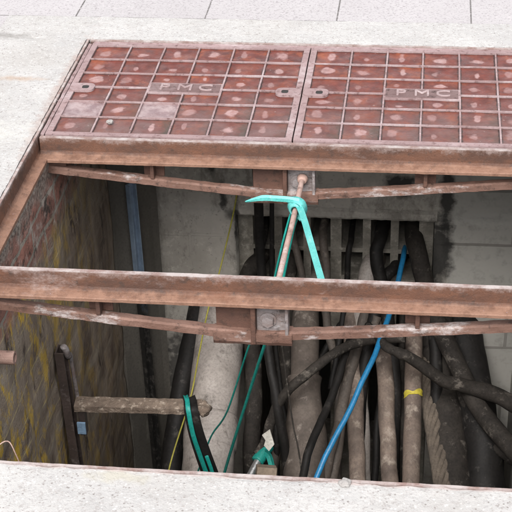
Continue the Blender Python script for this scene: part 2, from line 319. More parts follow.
def tube(bm, pts, rad, seg=14, k=8, jit=.0, seed=0, smoothp=True, flat=1.0, wob=0.0):
    P = smoothpath(pts, k) if smoothp else [Vector(p) for p in pts]
    if wob: P = [p+Vector((nz(p, 7, seed+11)+.4*nz(p, 19, seed+3), nz(p, 7, seed+17), nz(p, 6, seed+23)*.6))*wob for p in P]
    n_ = len(P); up = Vector((.13, .21, 1)).normalized(); rings = []
    for i, p in enumerate(P):
        t = (P[min(i+1, n_-1)]-P[max(i-1, 0)]).normalized()
        x = up - t*up.dot(t)
        if x.length < .05: x = Vector((1, 0, 0)) - t*t.x
        x.normalize(); up = x; y = t.cross(x)
        f = i/(n_-1)
        r = rad(f) if callable(rad) else rad
        ring = []
        for j in range(seg):
            a_ = 2*math.pi*j/seg
            dvec = x*math.cos(a_)+y*math.sin(a_)*flat
            rr = r*(1+jit*nz(p+dvec*r, .55/max(r, .004), seed))
            ring.append(bm.verts.new(p+dvec*rr))
        rings.append(ring)
    for a_, b_ in zip(rings, rings[1:]):
        for j in range(seg): bm.faces.new((a_[j], a_[(j+1) % seg], b_[(j+1) % seg], b_[j]))
    bm.faces.new(rings[0][::-1]); bm.faces.new(rings[-1])
    return bm
def ribbon(bm, pts, width, thick=.0015, k=8, wdir=(1, 0, 0), twist=None):
    """flat band along a path; wdir(f) gives the width direction"""
    P = smoothpath(pts, k); n_ = len(P); prev = None; first = None
    for i, p in enumerate(P):
        t = (P[min(i+1, n_-1)]-P[max(i-1, 0)]).normalized(); f = i/(n_-1)
        w = Vector(wdir(f) if callable(wdir) else wdir); w = (w-t*w.dot(t)).normalized(); nn = t.cross(w)
        wd = (width(f) if callable(width) else width)/2
        ring = [bm.verts.new(p+w*wd*sx+nn*thick/2*sy) for sx, sy in ((-1, -1), (.1, -3.2), (1, -1), (1, 1), (.1, -1.2), (-1, 1))]
        if prev:
            for j in range(6): bm.faces.new((prev[j], prev[(j+1) % 6], ring[(j+1) % 6], ring[j]))
        else: bm.faces.new(ring[::-1])
        prev = ring
    bm.faces.new(prev); return bm
def extrude_profile(bm, prof, axis, vals, jit=0, seed=0, shift=None):
    """prof: (p,q) in the two other axes; axis 0 -> (y,z), axis 1 -> (x,z)"""
    rings = []
    for v in vals:
        ring = []
        dx_, dz_ = shift(v) if shift else (0, 0)
        for p_, q_ in prof:
            co = Vector((v, p_+dx_, q_+dz_)) if axis == 0 else Vector((p_+dx_, v, q_+dz_))
            if jit: co += Vector((0 if axis == 0 else nz(co, 45, seed), 0 if axis else nz(co, 45, seed), nz(co, 45, seed+3)))*jit
            ring.append(bm.verts.new(co))
        rings.append(ring)
    m_ = len(prof)
    for a_, b_ in zip(rings, rings[1:]):
        for j in range(m_): bm.faces.new((a_[j], a_[(j+1) % m_], b_[(j+1) % m_], b_[j]))
    bm.faces.new(rings[0][::-1]); bm.faces.new(rings[-1]); return bm
def frange(a_, b_, n_): return [a_+(b_-a_)*i/n_ for i in range(n_+1)]
def plate(bm, us, vs, hole, w1, w0, to):
    """slab between heights w0 and w1 over a grid with holes; to(u,v,w) maps to space"""
    cache = {}
    def V(i, j, w):
        if (i, j, w) not in cache: cache[(i, j, w)] = bm.verts.new(to(us[i], vs[j], w))
        return cache[(i, j, w)]
    nu, nv = len(us)-1, len(vs)-1
    def sol(i, j): return 0 <= i < nu and 0 <= j < nv and not hole(i, j)
    for i in range(nu):
        for j in range(nv):
            if not sol(i, j): continue
            bm.faces.new((V(i, j, w1), V(i+1, j, w1), V(i+1, j+1, w1), V(i, j+1, w1)))
            bm.faces.new((V(i, j, w0), V(i, j+1, w0), V(i+1, j+1, w0), V(i+1, j, w0)))
            for (di, dj), (p0, p1) in {(-1, 0): ((i, j), (i, j+1)), (1, 0): ((i+1, j), (i+1, j+1)), (0, -1): ((i, j), (i+1, j)), (0, 1): ((i, j+1), (i+1, j+1))}.items():
                if not sol(i+di, j+dj):
                    bm.faces.new((V(*p0, w1), V(*p1, w1), V(*p1, w0), V(*p0, w0)))
    return bm
def lump(bm, c, r, seed=0, sub=2, amp=.3, flat=1):
    rr = bmesh.ops.create_icosphere(bm, subdivisions=sub, radius=1)
    for v in rr['verts']:
        d_ = v.co.copy(); v.co = Vector(c)+Vector((d_.x*r, d_.y*r, d_.z*r*flat))*(1+amp*nz(d_, 1.6, seed))
    return bm
def poly_prism(bm, outer, holes, z0, z1):
    def loop(pts):
        vs = [bm.verts.new((x, y, z1)) for x, y in pts]
        return vs, [bm.edges.new((vs[i], vs[(i+1) % len(vs)])) for i in range(len(vs))]
    es = []
    for pts in [outer]+holes: es += loop(pts)[1]
    bmesh.ops.triangle_fill(bm, use_beauty=True, use_dissolve=False, edges=es)
    fs = bm.faces[:]
    r_ = bmesh.ops.extrude_face_region(bm, geom=fs)
    bmesh.ops.translate(bm, verts=[g for g in r_['geom'] if isinstance(g, bmesh.types.BMVert)], vec=(0, 0, z0-z1))
    return bm

# ------------------------------------------------------------------ setting
RX0, RX1, RY0, RY1 = -.668, .668, -1.300, .618          # outside of the iron frame
PX0, PX1, PY0, PY1 = -.952, .952, -1.66, .79            # concrete surround
far = 80
bm = bmesh.new()
us = [-far, -12, -3, PX0-.003, PX1+.003, 3, 12, far]; vs = [-far, -12, -4, PY0-.003, PY1+.003, 3, 12, far]
plate(bm, us, vs, lambda i, j: i == 3 and j == 3, -.002, -.3, lambda u_, v_, w: (u_, v_, w))
obj('pavement', bm, M['slabs'], label='grey granite slab pavement round the concrete surround', cat='pavement', kind='structure')
bm = bmesh.new()
us = sorted(set(frange(PX0, RX0-.0012, 22)+frange(RX0-.0012, RX1+.0012, 110)+frange(RX1+.0012, PX1, 22)))
vs = sorted(set(frange(PY0, RY0-.0012, 30)+frange(RY0-.0012, RY1+.0012, 150)+frange(RY1+.0012, PY1, 18)))
def conc(u_, v_, w):
    if w < -.1: return (u_, v_, w)
    e_ = min(abs(u_-RX0), abs(u_-RX1), abs(v_-RY0), abs(v_-RY1)); edge = math.exp(-e_/.008)
    q = Vector((u_, v_, 0))
    return (u_+edge*.0018*(nz(q, 60, 1)-.8)*(1 if u_ < 0 else -1)*(abs(u_-RX0) < .01 or abs(u_-RX1) < .01), v_+edge*.003*(nz(q, 50, 2)-.6)*(1 if v_ < 0 else -1)*(abs(v_-RY0) < .01 or abs(v_-RY1) < .01),
            .003+.0016*nz(q, 9, 3)+.0009*nz(q, 45, 4)-edge*max(0, nz(q, 30, 5))*.006)
plate(bm, us, vs, lambda i, j: RX0-.003 < (us[i]+us[i+1])/2 < RX1+.003 and RY0-.003 < (vs[j]+vs[j+1])/2 < RY1+.003, 0, -.3, conc)
obj('concrete_surround', bm, M['concrete'], label='white concrete surround poured round the open chamber', cat='pavement', kind='structure', smooth=False)

# chamber walls and floor
WL, WR, WF, WN = -.637, .66, .75, -1.262
ZT, ZB = -.060, -1.80
id3 = lambda u_, v_, w: (u_, v_, w)
bm = bmesh.new()
us = frange(WN, .60, 150); vs = frange(ZB, ZT, 130)
def lw(u_, v_, w):
    if w < WL-.05: return (w, u_, v_)
    q = Vector((0, u_, v_)); top = max(0., 1-(ZT-v_)/.16)
    return (w+.006*nz(q, 7, 1)+.003*nz(q, 24, 2)+top*.006*nz(q, 50, 4)-.004, u_, v_)
plate(bm, us, vs, lambda i, j: False, WL, WL-.2, lw)
obj('chamber_wall', bm, M['leftwall'], label='left chamber wall with brick top courses and yellow streaks', cat='wall', smooth=True)
bm = bmesh.new()                                        # splayed corner
for i, (x, y) in enumerate([(-.637, .60), (-.540, .735), (-.522, .75), (-.522, .95), (-.837, .95), (-.837, .60)]): bm.verts.new((x, y, ZB))
bm.verts.ensure_lookup_table(); f = bm.faces.new(bm.verts[:])
r_ = bmesh.ops.extrude_face_region(bm, geom=[f]); bmesh.ops.translate(bm, verts=[g for g in r_['geom'] if isinstance(g, bmesh.types.BMVert)], vec=(0, 0, ZT-ZB))
obj('corner_wall', bm, M['splay'], label='narrow dark splayed corner wall behind the blue steel post', cat='wall')
fw = thing('chamber_wall', 'far chamber wall of grey render with a duct recess in it', 'wall', (.07, .75, ZB))
bm = bmesh.new()
us = sorted(set(frange(-.522, -.267, 10)+frange(-.267, .379, 26)+frange(.379, .86, 20))); vs = sorted(set(frange(ZB, -1.797, 1)+frange(-1.797, -.640, 30)+frange(-.640, ZT, 24)))  # recess carried down below the ducts to keep that background dark
def fwf(u_, v_, w):
    q = Vector((u_, 0, v_)); return (u_, w + (0 if w > .8 else .004*nz(q, 8, 6)+.002*nz(q, 25, 7)), v_)
plate(bm, us, vs, lambda i, j: -.267 < (us[i]+us[i+1])/2 < .379 and -1.797 < (vs[j]+vs[j+1])/2 < -.640, WF, WF+.2, fwf)
obj('wall_face', bm, M['farwall'], fw, smooth=True)
bm = bmesh.new(); us = frange(-.262, .386, 40)
extrude_profile(bm, [(.765, -.617), (.746, -.620), (.734, -.626), (.733, -.645), (.738, -.653), (.765, -.653)], 0, us, .004, 3)
obj('lintel', bm, M['farwall'], fw)
bm = bmesh.new(); box(bm, (WR, WN, ZB), (WR+.2, .75-.002, ZT))
obj('chamber_wall', bm, M['farwall'], label='right chamber wall in shade at the edge of the photo', cat='wall')
bm = bmesh.new(); box(bm, (-.837, WN-.2, ZB), (.86, WN-.002, ZT))
obj('chamber_wall', bm, M['pitdark'], label='near chamber wall hidden beneath the front concrete edge', cat='wall')
bm = bmesh.new(); us = frange(-.84, .86, 40); vs = frange(-1.46, .95, 50)
plate(bm, us, vs, lambda i, j: False, ZB-.001, ZB-.1, lambda u_, v_, w: (u_, v_, w + (.02*nz((u_, v_, 0), 6) - .02 if w > ZB-.05 else 0)))
obj('chamber_floor', bm, M['floor'], label='muddy chamber floor far below the cables', cat='floor', kind='structure', smooth=True)

# duct block inside the recess
db = thing('duct_block', 'clay duct block with square cable holes above tall slots added for darkness', 'duct block', (.056, .80, -1.797))
webs = [-.229, -.132, -.037, .059, .16, .251, .345]; hw = [.013, .013, .012, .018, .013, .013, .015]
us = [-.265]; holes = []
for i in range(6):
    us += [webs[i]+hw[i], webs[i+1]-hw[i+1]]
us.append(.377)
rows = [(-.700, -.792), (-.812, -.915), (-.937, -1.035)]
vs = [-1.795, -1.770, -.935, -.917, -.815, -.799, -.676, -.642]  # tall lowest slots added so the background below the ducts goes dark
bm = bmesh.new()
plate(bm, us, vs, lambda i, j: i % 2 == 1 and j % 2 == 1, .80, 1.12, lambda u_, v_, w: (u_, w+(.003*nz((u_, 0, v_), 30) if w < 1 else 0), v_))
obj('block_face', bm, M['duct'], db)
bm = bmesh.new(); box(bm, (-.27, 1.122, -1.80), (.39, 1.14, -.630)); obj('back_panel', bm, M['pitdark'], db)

# ------------------------------------------------------------------ iron frame round the opening
fr = thing('iron_frame', 'rusty angle iron frame set in the concrete round the chamber', 'frame', (0, -.34, -.058))
L = lambda s: [(0, .002), (s*.0068, .002), (s*.009, -.040), (s*.014, -.047), (s*.036, -.049), (s*.036, -.058), (0, -.058)]
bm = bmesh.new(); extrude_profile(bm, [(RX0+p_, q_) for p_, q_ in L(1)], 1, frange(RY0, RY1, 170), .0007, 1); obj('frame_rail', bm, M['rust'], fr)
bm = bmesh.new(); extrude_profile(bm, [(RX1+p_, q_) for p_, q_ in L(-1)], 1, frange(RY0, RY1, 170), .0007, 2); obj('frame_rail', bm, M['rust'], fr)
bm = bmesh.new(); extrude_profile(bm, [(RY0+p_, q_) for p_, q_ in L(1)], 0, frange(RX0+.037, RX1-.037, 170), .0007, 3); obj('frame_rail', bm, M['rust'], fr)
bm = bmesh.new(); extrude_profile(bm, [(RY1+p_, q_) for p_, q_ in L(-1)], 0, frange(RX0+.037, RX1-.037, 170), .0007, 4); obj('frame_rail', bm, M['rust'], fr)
for s_ in (-1, 1):
    bm = bmesh.new(); us_ = frange(.004, .596, 60); xa = s_*.6492
    extrude_profile(bm, [(xa, -.0035), (xa+s_*.0085, -.0015), (xa+s_*.0085, -.045), (xa, -.045)], 1, us_, .0012, 12); obj('packing_strip', bm, M['ribs'], fr)
bm = bmesh.new(); extrude_profile(bm, [(.6000, -.003), (.6085, -.001), (.6085, -.045), (.6000, -.045)], 0, frange(-.645, .645, 100), .0010, 13); obj('packing_strip', bm, M['ribs'], fr)
for x_, s_ in ((RX0, 1), (RX1, -1)):                    # the short ends that close the corners on top
    for y_, t_ in ((RY0, 1), (RY1, -1)):
        bm = bmesh.new(); box(bm, tuple(sorted((x_+s_*.0115, x_+s_*.0368)))[:1]+(min(y_, y_+t_*.009), -.047), tuple(sorted((x_+s_*.0115, x_+s_*.0368)))[1:]+(max(y_, y_+t_*.009), .0015))
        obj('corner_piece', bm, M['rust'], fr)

# ------------------------------------------------------------------ support beams with a tension truss below
def make_beam(y0, label):
    t = thing('support_beam', label, 'beam', (0, y0, -.058), 'cast iron support beams across the chamber')
    prof = [(-.006, -.001), (.006, -.001), (.0085, -.036), (.014, -.045), (.034, -.049), (.036, -.0505), (.036, -.0575),
            (-.036, -.0575), (-.036, -.0505), (-.034, -.049), (-.014, -.045), (-.0085, -.036)]
    prof = [(y0+p_, q_) for p_, q_ in prof]
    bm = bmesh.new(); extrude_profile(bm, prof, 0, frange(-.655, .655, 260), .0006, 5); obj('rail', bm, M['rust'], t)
    # fish-belly tension bar
    def zc(x):
        d_ = abs(x+.012)/.64
        return -.0905-.060*(1-max(0, d_)**1.15)
    bp = [(y0-.013, .008), (y0-.008, .0115), (y0+.008, .0115), (y0+.013, .008), (y0+.013, -.008), (y0+.008, -.0115), (y0-.008, -.0115), (y0-.013, -.008)]
    bm = bmesh.new(); extrude_profile(bm, bp, 0, frange(-.640, .640, 160), .0016, 6, shift=lambda x: (0, zc(x))); obj('tension_bar', bm, M['rustbar'], t)
    for s_ in (-1, 1):
        x = -.012+s_*.352
        # T-shaped post: a web across the beam and a flange behind it
        bm = bmesh.new(); box(bm, (x-.005, y0-.014, zc(x)+.012), (x+.005, y0+.016, -.0578), .0015)
        f0 = x+s_*0
        box(bm, (x-.027, y0+.0162, zc(x)+.005), (x+.027, y0+.024, -.0578), .0015)
        obj('post', bm, M['rustdark'], t)
        xe = s_*.640-.0                                # end block where bar meets rail
        bm = bmesh.new(); box(bm, (min(xe, xe-s_*.05), y0-.012, zc(xe)+.0125), (max(xe, xe-s_*.05), y0+.012, -.0578), .002); obj('end_block', bm, M['rustdark'], t)
    x = -.018
    bm = bmesh.new(); box(bm, (x-.085, y0+.004, -.172), (x-.006, y0+.014, -.0578), .002); obj('hub_plate', bm, M['rustdark'], t)
    bm = bmesh.new(); box(bm, (x+.006, y0-.002, -.170), (x+.078, y0+.008, -.0578), .002)
    box(bm, (x+.0705, y0-.0175, -.146), (x+.0775, y0-.0022, -.064), .0015)
    obj('hub_plate', bm, M['greyiron'], t)
    bm = bmesh.new(); box(bm, (x-.0055, y0-.019, -.166), (x+.0055, y0+.020, -.0576), .002); obj('hub_rib', bm, M['rustdark'], t)
    bm = bmesh.new(); us_ = frange(x-.090, x+.085, 20)
    extrude_profile(bm, [(y0-.018, -.138), (y0-.017, -.160), (y0-.012, -.170), (y0+.016, -.170), (y0+.020, -.160), (y0+.016, -.136)], 0, us_, .002, 9)
    obj('hub_boss', bm, M['rustbar'], t)
    bm = bmesh.new()
    r_ = bmesh.ops.create_cone(bm, cap_ends=True, segments=6, radius1=.0145, radius2=.0135, depth=.014, matrix=Matrix.Translation((x+.032, y0-.0095, -.108)) @ Matrix.Rotation(R(90), 4, 'X'))
    r_ = bmesh.ops.create_cone(bm, cap_ends=True, segments=18, radius1=.019, radius2=.019, depth=.003, matrix=Matrix.Translation((x+.032, y0-.0038, -.108)) @ Matrix.Rotation(R(90), 4, 'X'))
    obj('bolt', bm, M['greyiron'], t)
    return t
b1 = make_beam(-.012, 'rear rusty support beam edging the iron covers, bolted to the tie rod')
b2 = dup(b1, (-.008, -.645, -.058), 'front rusty support beam alone across the middle of the open chamber')

# ------------------------------------------------------------------ manhole covers
def make_cover(x0, label):
    """x0: left edge; cover is .632 wide and .596 deep"""
    t = thing('manhole_cover', label, 'manhole cover', (x0+.3215, .298, -.046), 'reddish cast iron covers left in place')
    W, D, rim, rib = .643, .594, .017, .0046
    px, py = (W-2*rim)/6, (D-2*rim)/6
    xe = [x0+rim+px*i for i in range(7)]; ye = [.002+rim+py*i for i in range(7)]
    us = [x0]; cells = {}
    vcut = [.002]
    colx = []; rowy = []
    for i in range(6): colx.append((xe[i]+(0 if i == 0 else rib/2), xe[i+1]-(0 if i == 5 else rib/2)))
    for j in range(6): rowy.append((ye[j]+(0 if j == 0 else rib/2), ye[j+1]-(0 if j == 5 else rib/2)))
    us = [x0]+[q for c_ in colx for q in c_]+[x0+W]
    yp = ye[3]; ph = .030                                # lettered plate straddles the middle rib
    vs = [.002]+[q for r_ in rowy for q in r_]+[.002+D, yp-ph-rib/2, yp+ph+rib/2]
    vs = sorted(vs)
    rects = {}
    for i in range(6):
        for j in range(6):
            a_, b_ = rowy[j]
            if i in (2, 3):
                if j == 2: b_ = yp-ph-rib/2
                if j == 3: a_ = yp+ph+rib/2
            rects[(i, j)] = (colx[i][0], a_, colx[i][1], b_)
    def ishole(i, j):
        xm, ym = (us[i]+us[i+1])/2, (vs[j]+vs[j+1])/2
        return any(r_[0] < xm < r_[2] and r_[1] < ym < r_[3] for r_ in rects.values())
    bm = bmesh.new()
    plate(bm, us, vs, ishole, .0, -.045, lambda u_, v_, w: (u_+.0011*nz((u_, v_, 0), 30, 1), v_+.0011*nz((u_, v_, 0), 30, 2), w+(.0006*nz((u_, v_, 0), 20, 3) if w > -.01 else 0)))
    obj('grid_frame', bm, M['ribs'], t)
    bm = bmesh.new(); uvl = bm.loops.layers.uv.new('UVMap')
    s1 = bm.faces.layers.float.new('seed'); s2_ = bm.faces.layers.float.new('seed2'); s3 = bm.faces.layers.float.new('pale')
    rng = random.Random(5); NN = 6
    for (i, j), r_ in rects.items():
        sa, sb = rng.random(), rng.random(); pale = 1.0 if (x0 < -.3 and (i, j) in ((0, 1), (2, 1))) else 0.
        tl = (rng.random()-.5)*.002, (rng.random()-.5)*.002
        g = [[bm.verts.new((r_[0]-.002+(r_[2]-r_[0]+.004)*p_/NN, r_[1]-.002+(r_[3]-r_[1]+.004)*q_/NN,
              -.0045+tl[0]*(p_/NN-.5)+tl[1]*(q_/NN-.5)+.0012*nz((r_[0]+.1*p_/NN, r_[1]+.1*q_/NN, 0), 22, 8))) for q_ in range(NN+1)] for p_ in range(NN+1)]
        for p_ in range(NN):
            for q_ in range(NN):
                f = bm.faces.new((g[p_][q_], g[p_+1][q_], g[p_+1][q_+1], g[p_][q_+1])); f.smooth = True
                f[s1] = sa; f[s2_] = sb; f[s3] = pale
                for lp, (uu, vv) in zip(f.loops, ((p_, q_), (p_+1, q_), (p_+1, q_+1), (p_, q_+1))): lp[uvl].uv = (uu/NN, vv/NN)
    obj('infill', bm, M['infill'], t)
    # lettered plate, letters raised
    xa, xb = colx[2][0], colx[3][1]
    pc = ((xa+xb)/2, yp)
    bm = bmesh.new(); box(bm, (xa+.002, yp-.027, -.006), (xb-.002, yp+.027, .0012), .001); lp_ = obj('name_plate', bm, M['plate'], t)
    for ch, lx in zip('PMC', (-.057, 0, .057)):
        cu = bpy.data.curves.new('letter', 'FONT'); cu.body = ch; cu.size = .050; cu.extrude = .0026; cu.align_x = 'CENTER'; cu.align_y = 'CENTER'
        to = bpy.data.objects.new('letter', cu); C.collection.objects.link(to)
        dg = bpy.context.evaluated_depsgraph_get(); me_ = bpy.data.meshes.new_from_object(to.evaluated_get(dg))
        bpy.data.objects.remove(to)
        bm = bmesh.new(); bm.from_mesh(me_); bpy.data.meshes.remove(me_); bmesh.ops.remove_doubles(bm, verts=bm.verts[:], dist=1e-6)
        for v in bm.verts: v.co = Vector((pc[0]+lx+v.co.x*1.2, pc[1]+v.co.y, v.co.z+.0015))
        obj('letter', bm, M['letter'], lp_)
    for s_, xx in ((1, x0+.002), (-1, x0+W-.002)):      # keyhole lugs
        yc = .290
        def rr(cx, cy, hx, hy, r, n_=6):
            pts = []
            for k_, (sx, sy) in enumerate(((1, 1), (-1, 1), (-1, -1), (1, -1))):
                for q_ in range(n_+1):
                    a_ = math.pi/2*(k_+q_/n_); pts.append((cx+sx*(hx-r)+r*math.cos(a_), cy+sy*(hy-r)+r*math.sin(a_)))
            return pts
        bm = bmesh.new(); poly_prism(bm, rr(xx+s_*.034, yc, .034, .024, .018), [rr(xx+s_*.043, yc, .0095, .0105, .006)], -.004, .0022)
        lg = obj('keyhole_lug', bm, M['ribs'], t)
        bm = bmesh.new(); box(bm, (xx+s_*.043-.0095, yc-.0108, -.0039), (xx+s_*.043+.0095, yc+.0108, .0015)); obj('keyhole_shade_block', bm, M['hole'], lg)  # flush near-black block stands for the dark depth of the hole
    return t
c1 = make_cover(-.6455, 'left reddish iron cover with two cells filled pale pink')
c2 = make_cover(.0012, 'right reddish iron cover cut off by the photo edge')

# ------------------------------------------------------------------ tie rod, rope
tr = thing('tie_rod', 'thin pinkish rusty tie rod between the two beams', 'rod', (.02, -.33, -.12))
bm = bmesh.new(); tube(bm, [(.0265, -.024, -.095), (.022, -.2, -.101), (.0135, -.45, -.108), (.010, -.644, -.112)], .0068, 12, jit=.06); obj('rod', bm, M['rod'], tr, smooth=True)
bm = bmesh.new(); tube(bm, [(.027, -.022, -.0945), (.0265, -.036, -.0953)], lambda f: .0145-.004*f*f, 14, 3, .06); obj('nut', bm, M['stub'], tr, smooth=True)
K = Vector((.0235, -.165, -.098))
rp = thing('rope', 'turquoise flat rope knotted round the thin tie rod', 'rope', K)
bm = bmesh.new()
for a_, r0, t_ in ((-.004, .0125, .012), (.009, .0155, .013), (.020, .0125, .010)):
    pts = [K+Vector((math.cos(q)*r0, -a_+.010*math.sin(q*.5), math.sin(q)*r0*1.05)) for q in frange(0, 6.2832, 14)]
    ribbon(bm, pts, t_*1.3, .004, 2, wdir=(0, 1, .25))
pts = [K+Vector(p_) for p_ in ((-.017, .012, .012), (.000, -.004, .022), (.017, -.014, .018), (.023, -.022, -.004), (.010, -.030, -.019))]
ribbon(bm, pts, .020, .005, 4, wdir=(.3, .9, .3))
obj('knot', bm, M['cyan'], rp, smooth=True)
bm = bmesh.new(); pts = [K+Vector(p_) for p_ in ((.012, -.004, .018), (-.015, .0, .021), (-.05, .004, .0205), (-.085, .010, .017), (-.128, .012, .004))]
ribbon(bm, pts, lambda f: .0145 if f < .75 else .0145-.045*(f-.75), .002, 6, wdir=(.1, .35, .95)); obj('tail', bm, M['cyan'], rp)
bm = bmesh.new(); pts = [K+Vector(p_) for p_ in ((.006, -.010, .014), (.021, -.06, .016), (.045, -.17, .026), (.075, -.31, .036), (.094, -.40, .044), (.10, -.444, .0545))]
ribbon(bm, pts, .0155, .0012, 6, wdir=(1, .25, .25)); obj('strand', bm, M['cyan'], rp)
bm = bmesh.new(); tube(bm, [K+Vector(p_) for p_ in ((-.008, -.004, .0), (-.022, .0, -.05))]+[(-.022, -.17, -.249), (-.075, -.12, -.50), (-.112, -.10, -.560), (-.205, .03, -.90), (-.271, .1, -1.058), (-.33, .15, -1.25)], .0028, 8); obj('cord', bm, M['teal'], rp, smooth=True)
bm = bmesh.new(); tube(bm, [K+Vector(p_) for p_ in ((.008, .004, -.006), (.006, .01, -.03))]+[(.012, -.14, -.18), (-.03, -.15, -.40), (-.064, -.15, -.52), (-.12, -.06, -.74), (-.229, .1, -1.172), (-.28, .15, -1.40)], .0045, 8); obj('cord', bm, M['teal'], rp, smooth=True)
bm = bmesh.new(); tube(bm, [(-0.255, 0.735, -0.566), (-0.261, 0.72, -0.605), (-0.271, 0.66, -0.656), (-0.29, 0.58, -0.736), (-0.308, 0.55, -0.804), (-0.329, 0.5, -0.868), (-0.358, 0.45, -1.01), (-0.387, 0.4, -1.155), (-0.425, 0.2, -1.262), (-.46, .1, -1.45)], .0026, 8)
obj('cord', bm, M['yellow'], label='thin yellow cord hanging down beside the grey duct pipe', cat='cord', smooth=True)

# ------------------------------------------------------------------ pipes and cables
def cable(name, pts, r, mat, label, cat, jit=.06, seed=0, seg=16, group=None, k=8, rad=None, wob=.006):
    bm = bmesh.new(); tube(bm, pts, rad or r, seg, k, jit, seed, wob=wob)
    return obj(name, bm, M[mat], label=label, cat=cat, smooth=True, group=group)
t = thing('duct_pipe', 'broad pale grey duct pipe with a collar, left of the black posts', 'pipe', (-.32, .3, ZB))
bm = bmesh.new(); tube(bm, [(-.322, .80, -1.00), (-.325, .70, -1.065), (-.318, .45, -1.19), (-.312, .25, -1.308), (-.308, -.05, -1.60), (-.305, -.2, -1.78)], .083, 26, jit=.03); obj('pipe_body', bm, M['greypipe'], t, smooth=True)
bm = bmesh.new(); tube(bm, [(-.316, .395, -1.218), (-.313, .30, -1.276)], lambda f: .0865+.003*math.sin(f*math.pi), 26, 5, jit=.02); obj('collar', bm, M['greypipe'], t, smooth=True)
cable('duct_pipe', [(-.405, .80, -1.00), (-.41, .70, -1.05), (-.43, .5, -1.18), (-.445, .3, -1.38), (-.45, .0, -1.78)], .034, 'black', 'dark narrow pipe half hidden left of the broad grey pipe', 'pipe', seed=2)
t = thing('clay_pipe', 'dusty brown pipe widening to a bell socket in the middle', 'pipe', (0, .3, ZB))
bm = bmesh.new(); tube(bm, [(-.042, .82, -.97), (-.036, .70, -1.0), (-.02, .48, -1.10), (-.018, .46, -1.115)], .046, 20, jit=.05); obj('pipe_body', bm, M['clay'], t, smooth=True)
bm = bmesh.new(); tube(bm, [(-.020, .478, -1.103), (-.014, .40, -1.16), (-.002, .28, -1.29), (.01, .1, -1.50), (.02, -.1, -1.78)], lambda f: (.056-.004*min(1, f*12) if f < .12 else .052+.020*min(1, (f-.12)*3.2)**1.6), 22, 10, jit=.06); obj('bell_socket', bm, M['clay'], t, smooth=True)
cable('cable', [(.115, .85, -.96), (.117, .74, -.985), (.14, .5, -1.15), (.164, .25, -1.324), (.18, 0, -1.6), (.19, -.15, -1.79)], .027, 'brownpipe', 'brown lead cable standing just right of the blue cable', 'cable', seed=3, jit=.09)
cable('cable', [(.214, .85, -.96), (.216, .74, -.98), (.24, .5, -1.14), (.268, .25, -1.317), (.29, 0, -1.6), (.3, -.15, -1.79)], .027, 'brownpipe', 'plain dusty brown cable left of the taped one', 'cable', seed=4, jit=.07)
t = thing('cable', 'brown cable with a scrap of yellow tape round it', 'cable', (.33, .3, ZB))
bm = bmesh.new(); tube(bm, [(.318, .85, -.95), (.322, .74, -.97), (.330, .5, -1.13), (.334, .25, -1.312), (.335, 0, -1.6), (.335, -.15, -1.79)], .0285, 18, jit=.07, seed=5); obj('sheath', bm, M['brownpipe'], t, smooth=True)
bm = bmesh.new()
pts = []
for q in frange(.2, 2.9, 12):
    c0 = Vector((.3305, .475, -1.147)); tt = Vector((.0, -.81, -.59)); xx = Vector((1, 0, 0)); yy = tt.cross(xx)
    pts.append(c0 + xx*math.cos(q)*.0305 + yy*math.sin(q)*.0305 + tt*(.004*q-.006+.002*math.sin(q*5)))
ribbon(bm, pts, lambda f: .016+.006*math.sin(f*9), .0015, 2, wdir=(0, -.81, -.59)); obj('tape', bm, M['tape'], t)
bm = bmesh.new()                                        # jute wrapped bundle
for q in range(7):
    a_ = q*.8976; o_ = Vector((math.cos(a_)*.018, math.sin(a_)*.012, math.sin(a_)*.012))
    pts = []
    for f in frange(0, 1, 16):
        b_ = Vector((.352, .66, -1.10)).lerp(Vector((.462, .12, -1.42)), f); a2 = a_+f*16
        pts.append(b_+Vector((math.cos(a2)*.020, math.sin(a2)*.014, math.sin(a2)*.014)))
    tube(bm, pts, .0098, 8, 3, .12, q)
obj('jute_rope', bm, M['sack'], label='thick twisted jute rope behind the taped brown cable', cat='rope', smooth=True)
cable('black_post', [(-.178, .60, -.12), (-.17, .60, -.498), (-.165, .585, -.80), (-.120, .40, -.98), (-.085, .3, -1.10), (-.055, .25, -1.342), (-.040, .2, -1.79)], .0150, 'black', 'upright black conduit coming down behind the rear beam', 'conduit', seed=6, jit=.03)
cable('cable', [(-.139, .70, -.45), (-.137, .66, -.60), (-.134, .62, -.9), (-.10, .45, -1.1), (-.04, .28, -1.35), (-.02, .2, -1.78)], .0075, 'black', 'thin black cable hanging right beside the upright conduit', 'cable', seed=7)
cable('cable', [(-.09, .95, -.85), (-.092, .78, -.86), (-.095, .66, -1.02), (-.08, .45, -1.2), (-.045, .28, -1.42), (-.03, .2, -1.78)], .022, 'blackdust', 'dusty black cable leaving the second duct column', 'cable', seed=8)
cable('cable', [(0.298, 0.52, -0.957), (0.203, 0.52, -0.97), (0.132, 0.48, -0.962), (0.082, 0.42, -0.956), (0.008, 0.36, -0.991), (-0.058, 0.32, -1.042), (-0.109, 0.3, -1.14), (-0.133, 0.275, -1.219), (-0.153, 0.25, -1.244)], .0155, 'blackdust', 'dusty black cable crossing diagonally in front of the bell pipe', 'cable', seed=9, jit=.10)
cable('cable', [(0.125, 0.6, -0.999), (0.112, 0.5, -1.0), (0.073, 0.32, -1.066), (0.045, 0.2, -1.091), (0.012, 0.08, -1.147), (-.03, .0, -1.4), (-.05, -.1, -1.78)], .0125, 'black', 'slender black cable slanting down across the bell socket', 'cable', seed=10)
cable('cable', [(.20, .66, -.97), (.165, .6, -1.06), (.12, .5, -1.18), (.078, .30, -1.24), (.05, .2, -1.38), (.03, .1, -1.6), (.03, .05, -1.78)], .015, 'darkbrown', 'dark brown cable half hidden behind the blue cable', 'cable', seed=11, jit=.1)
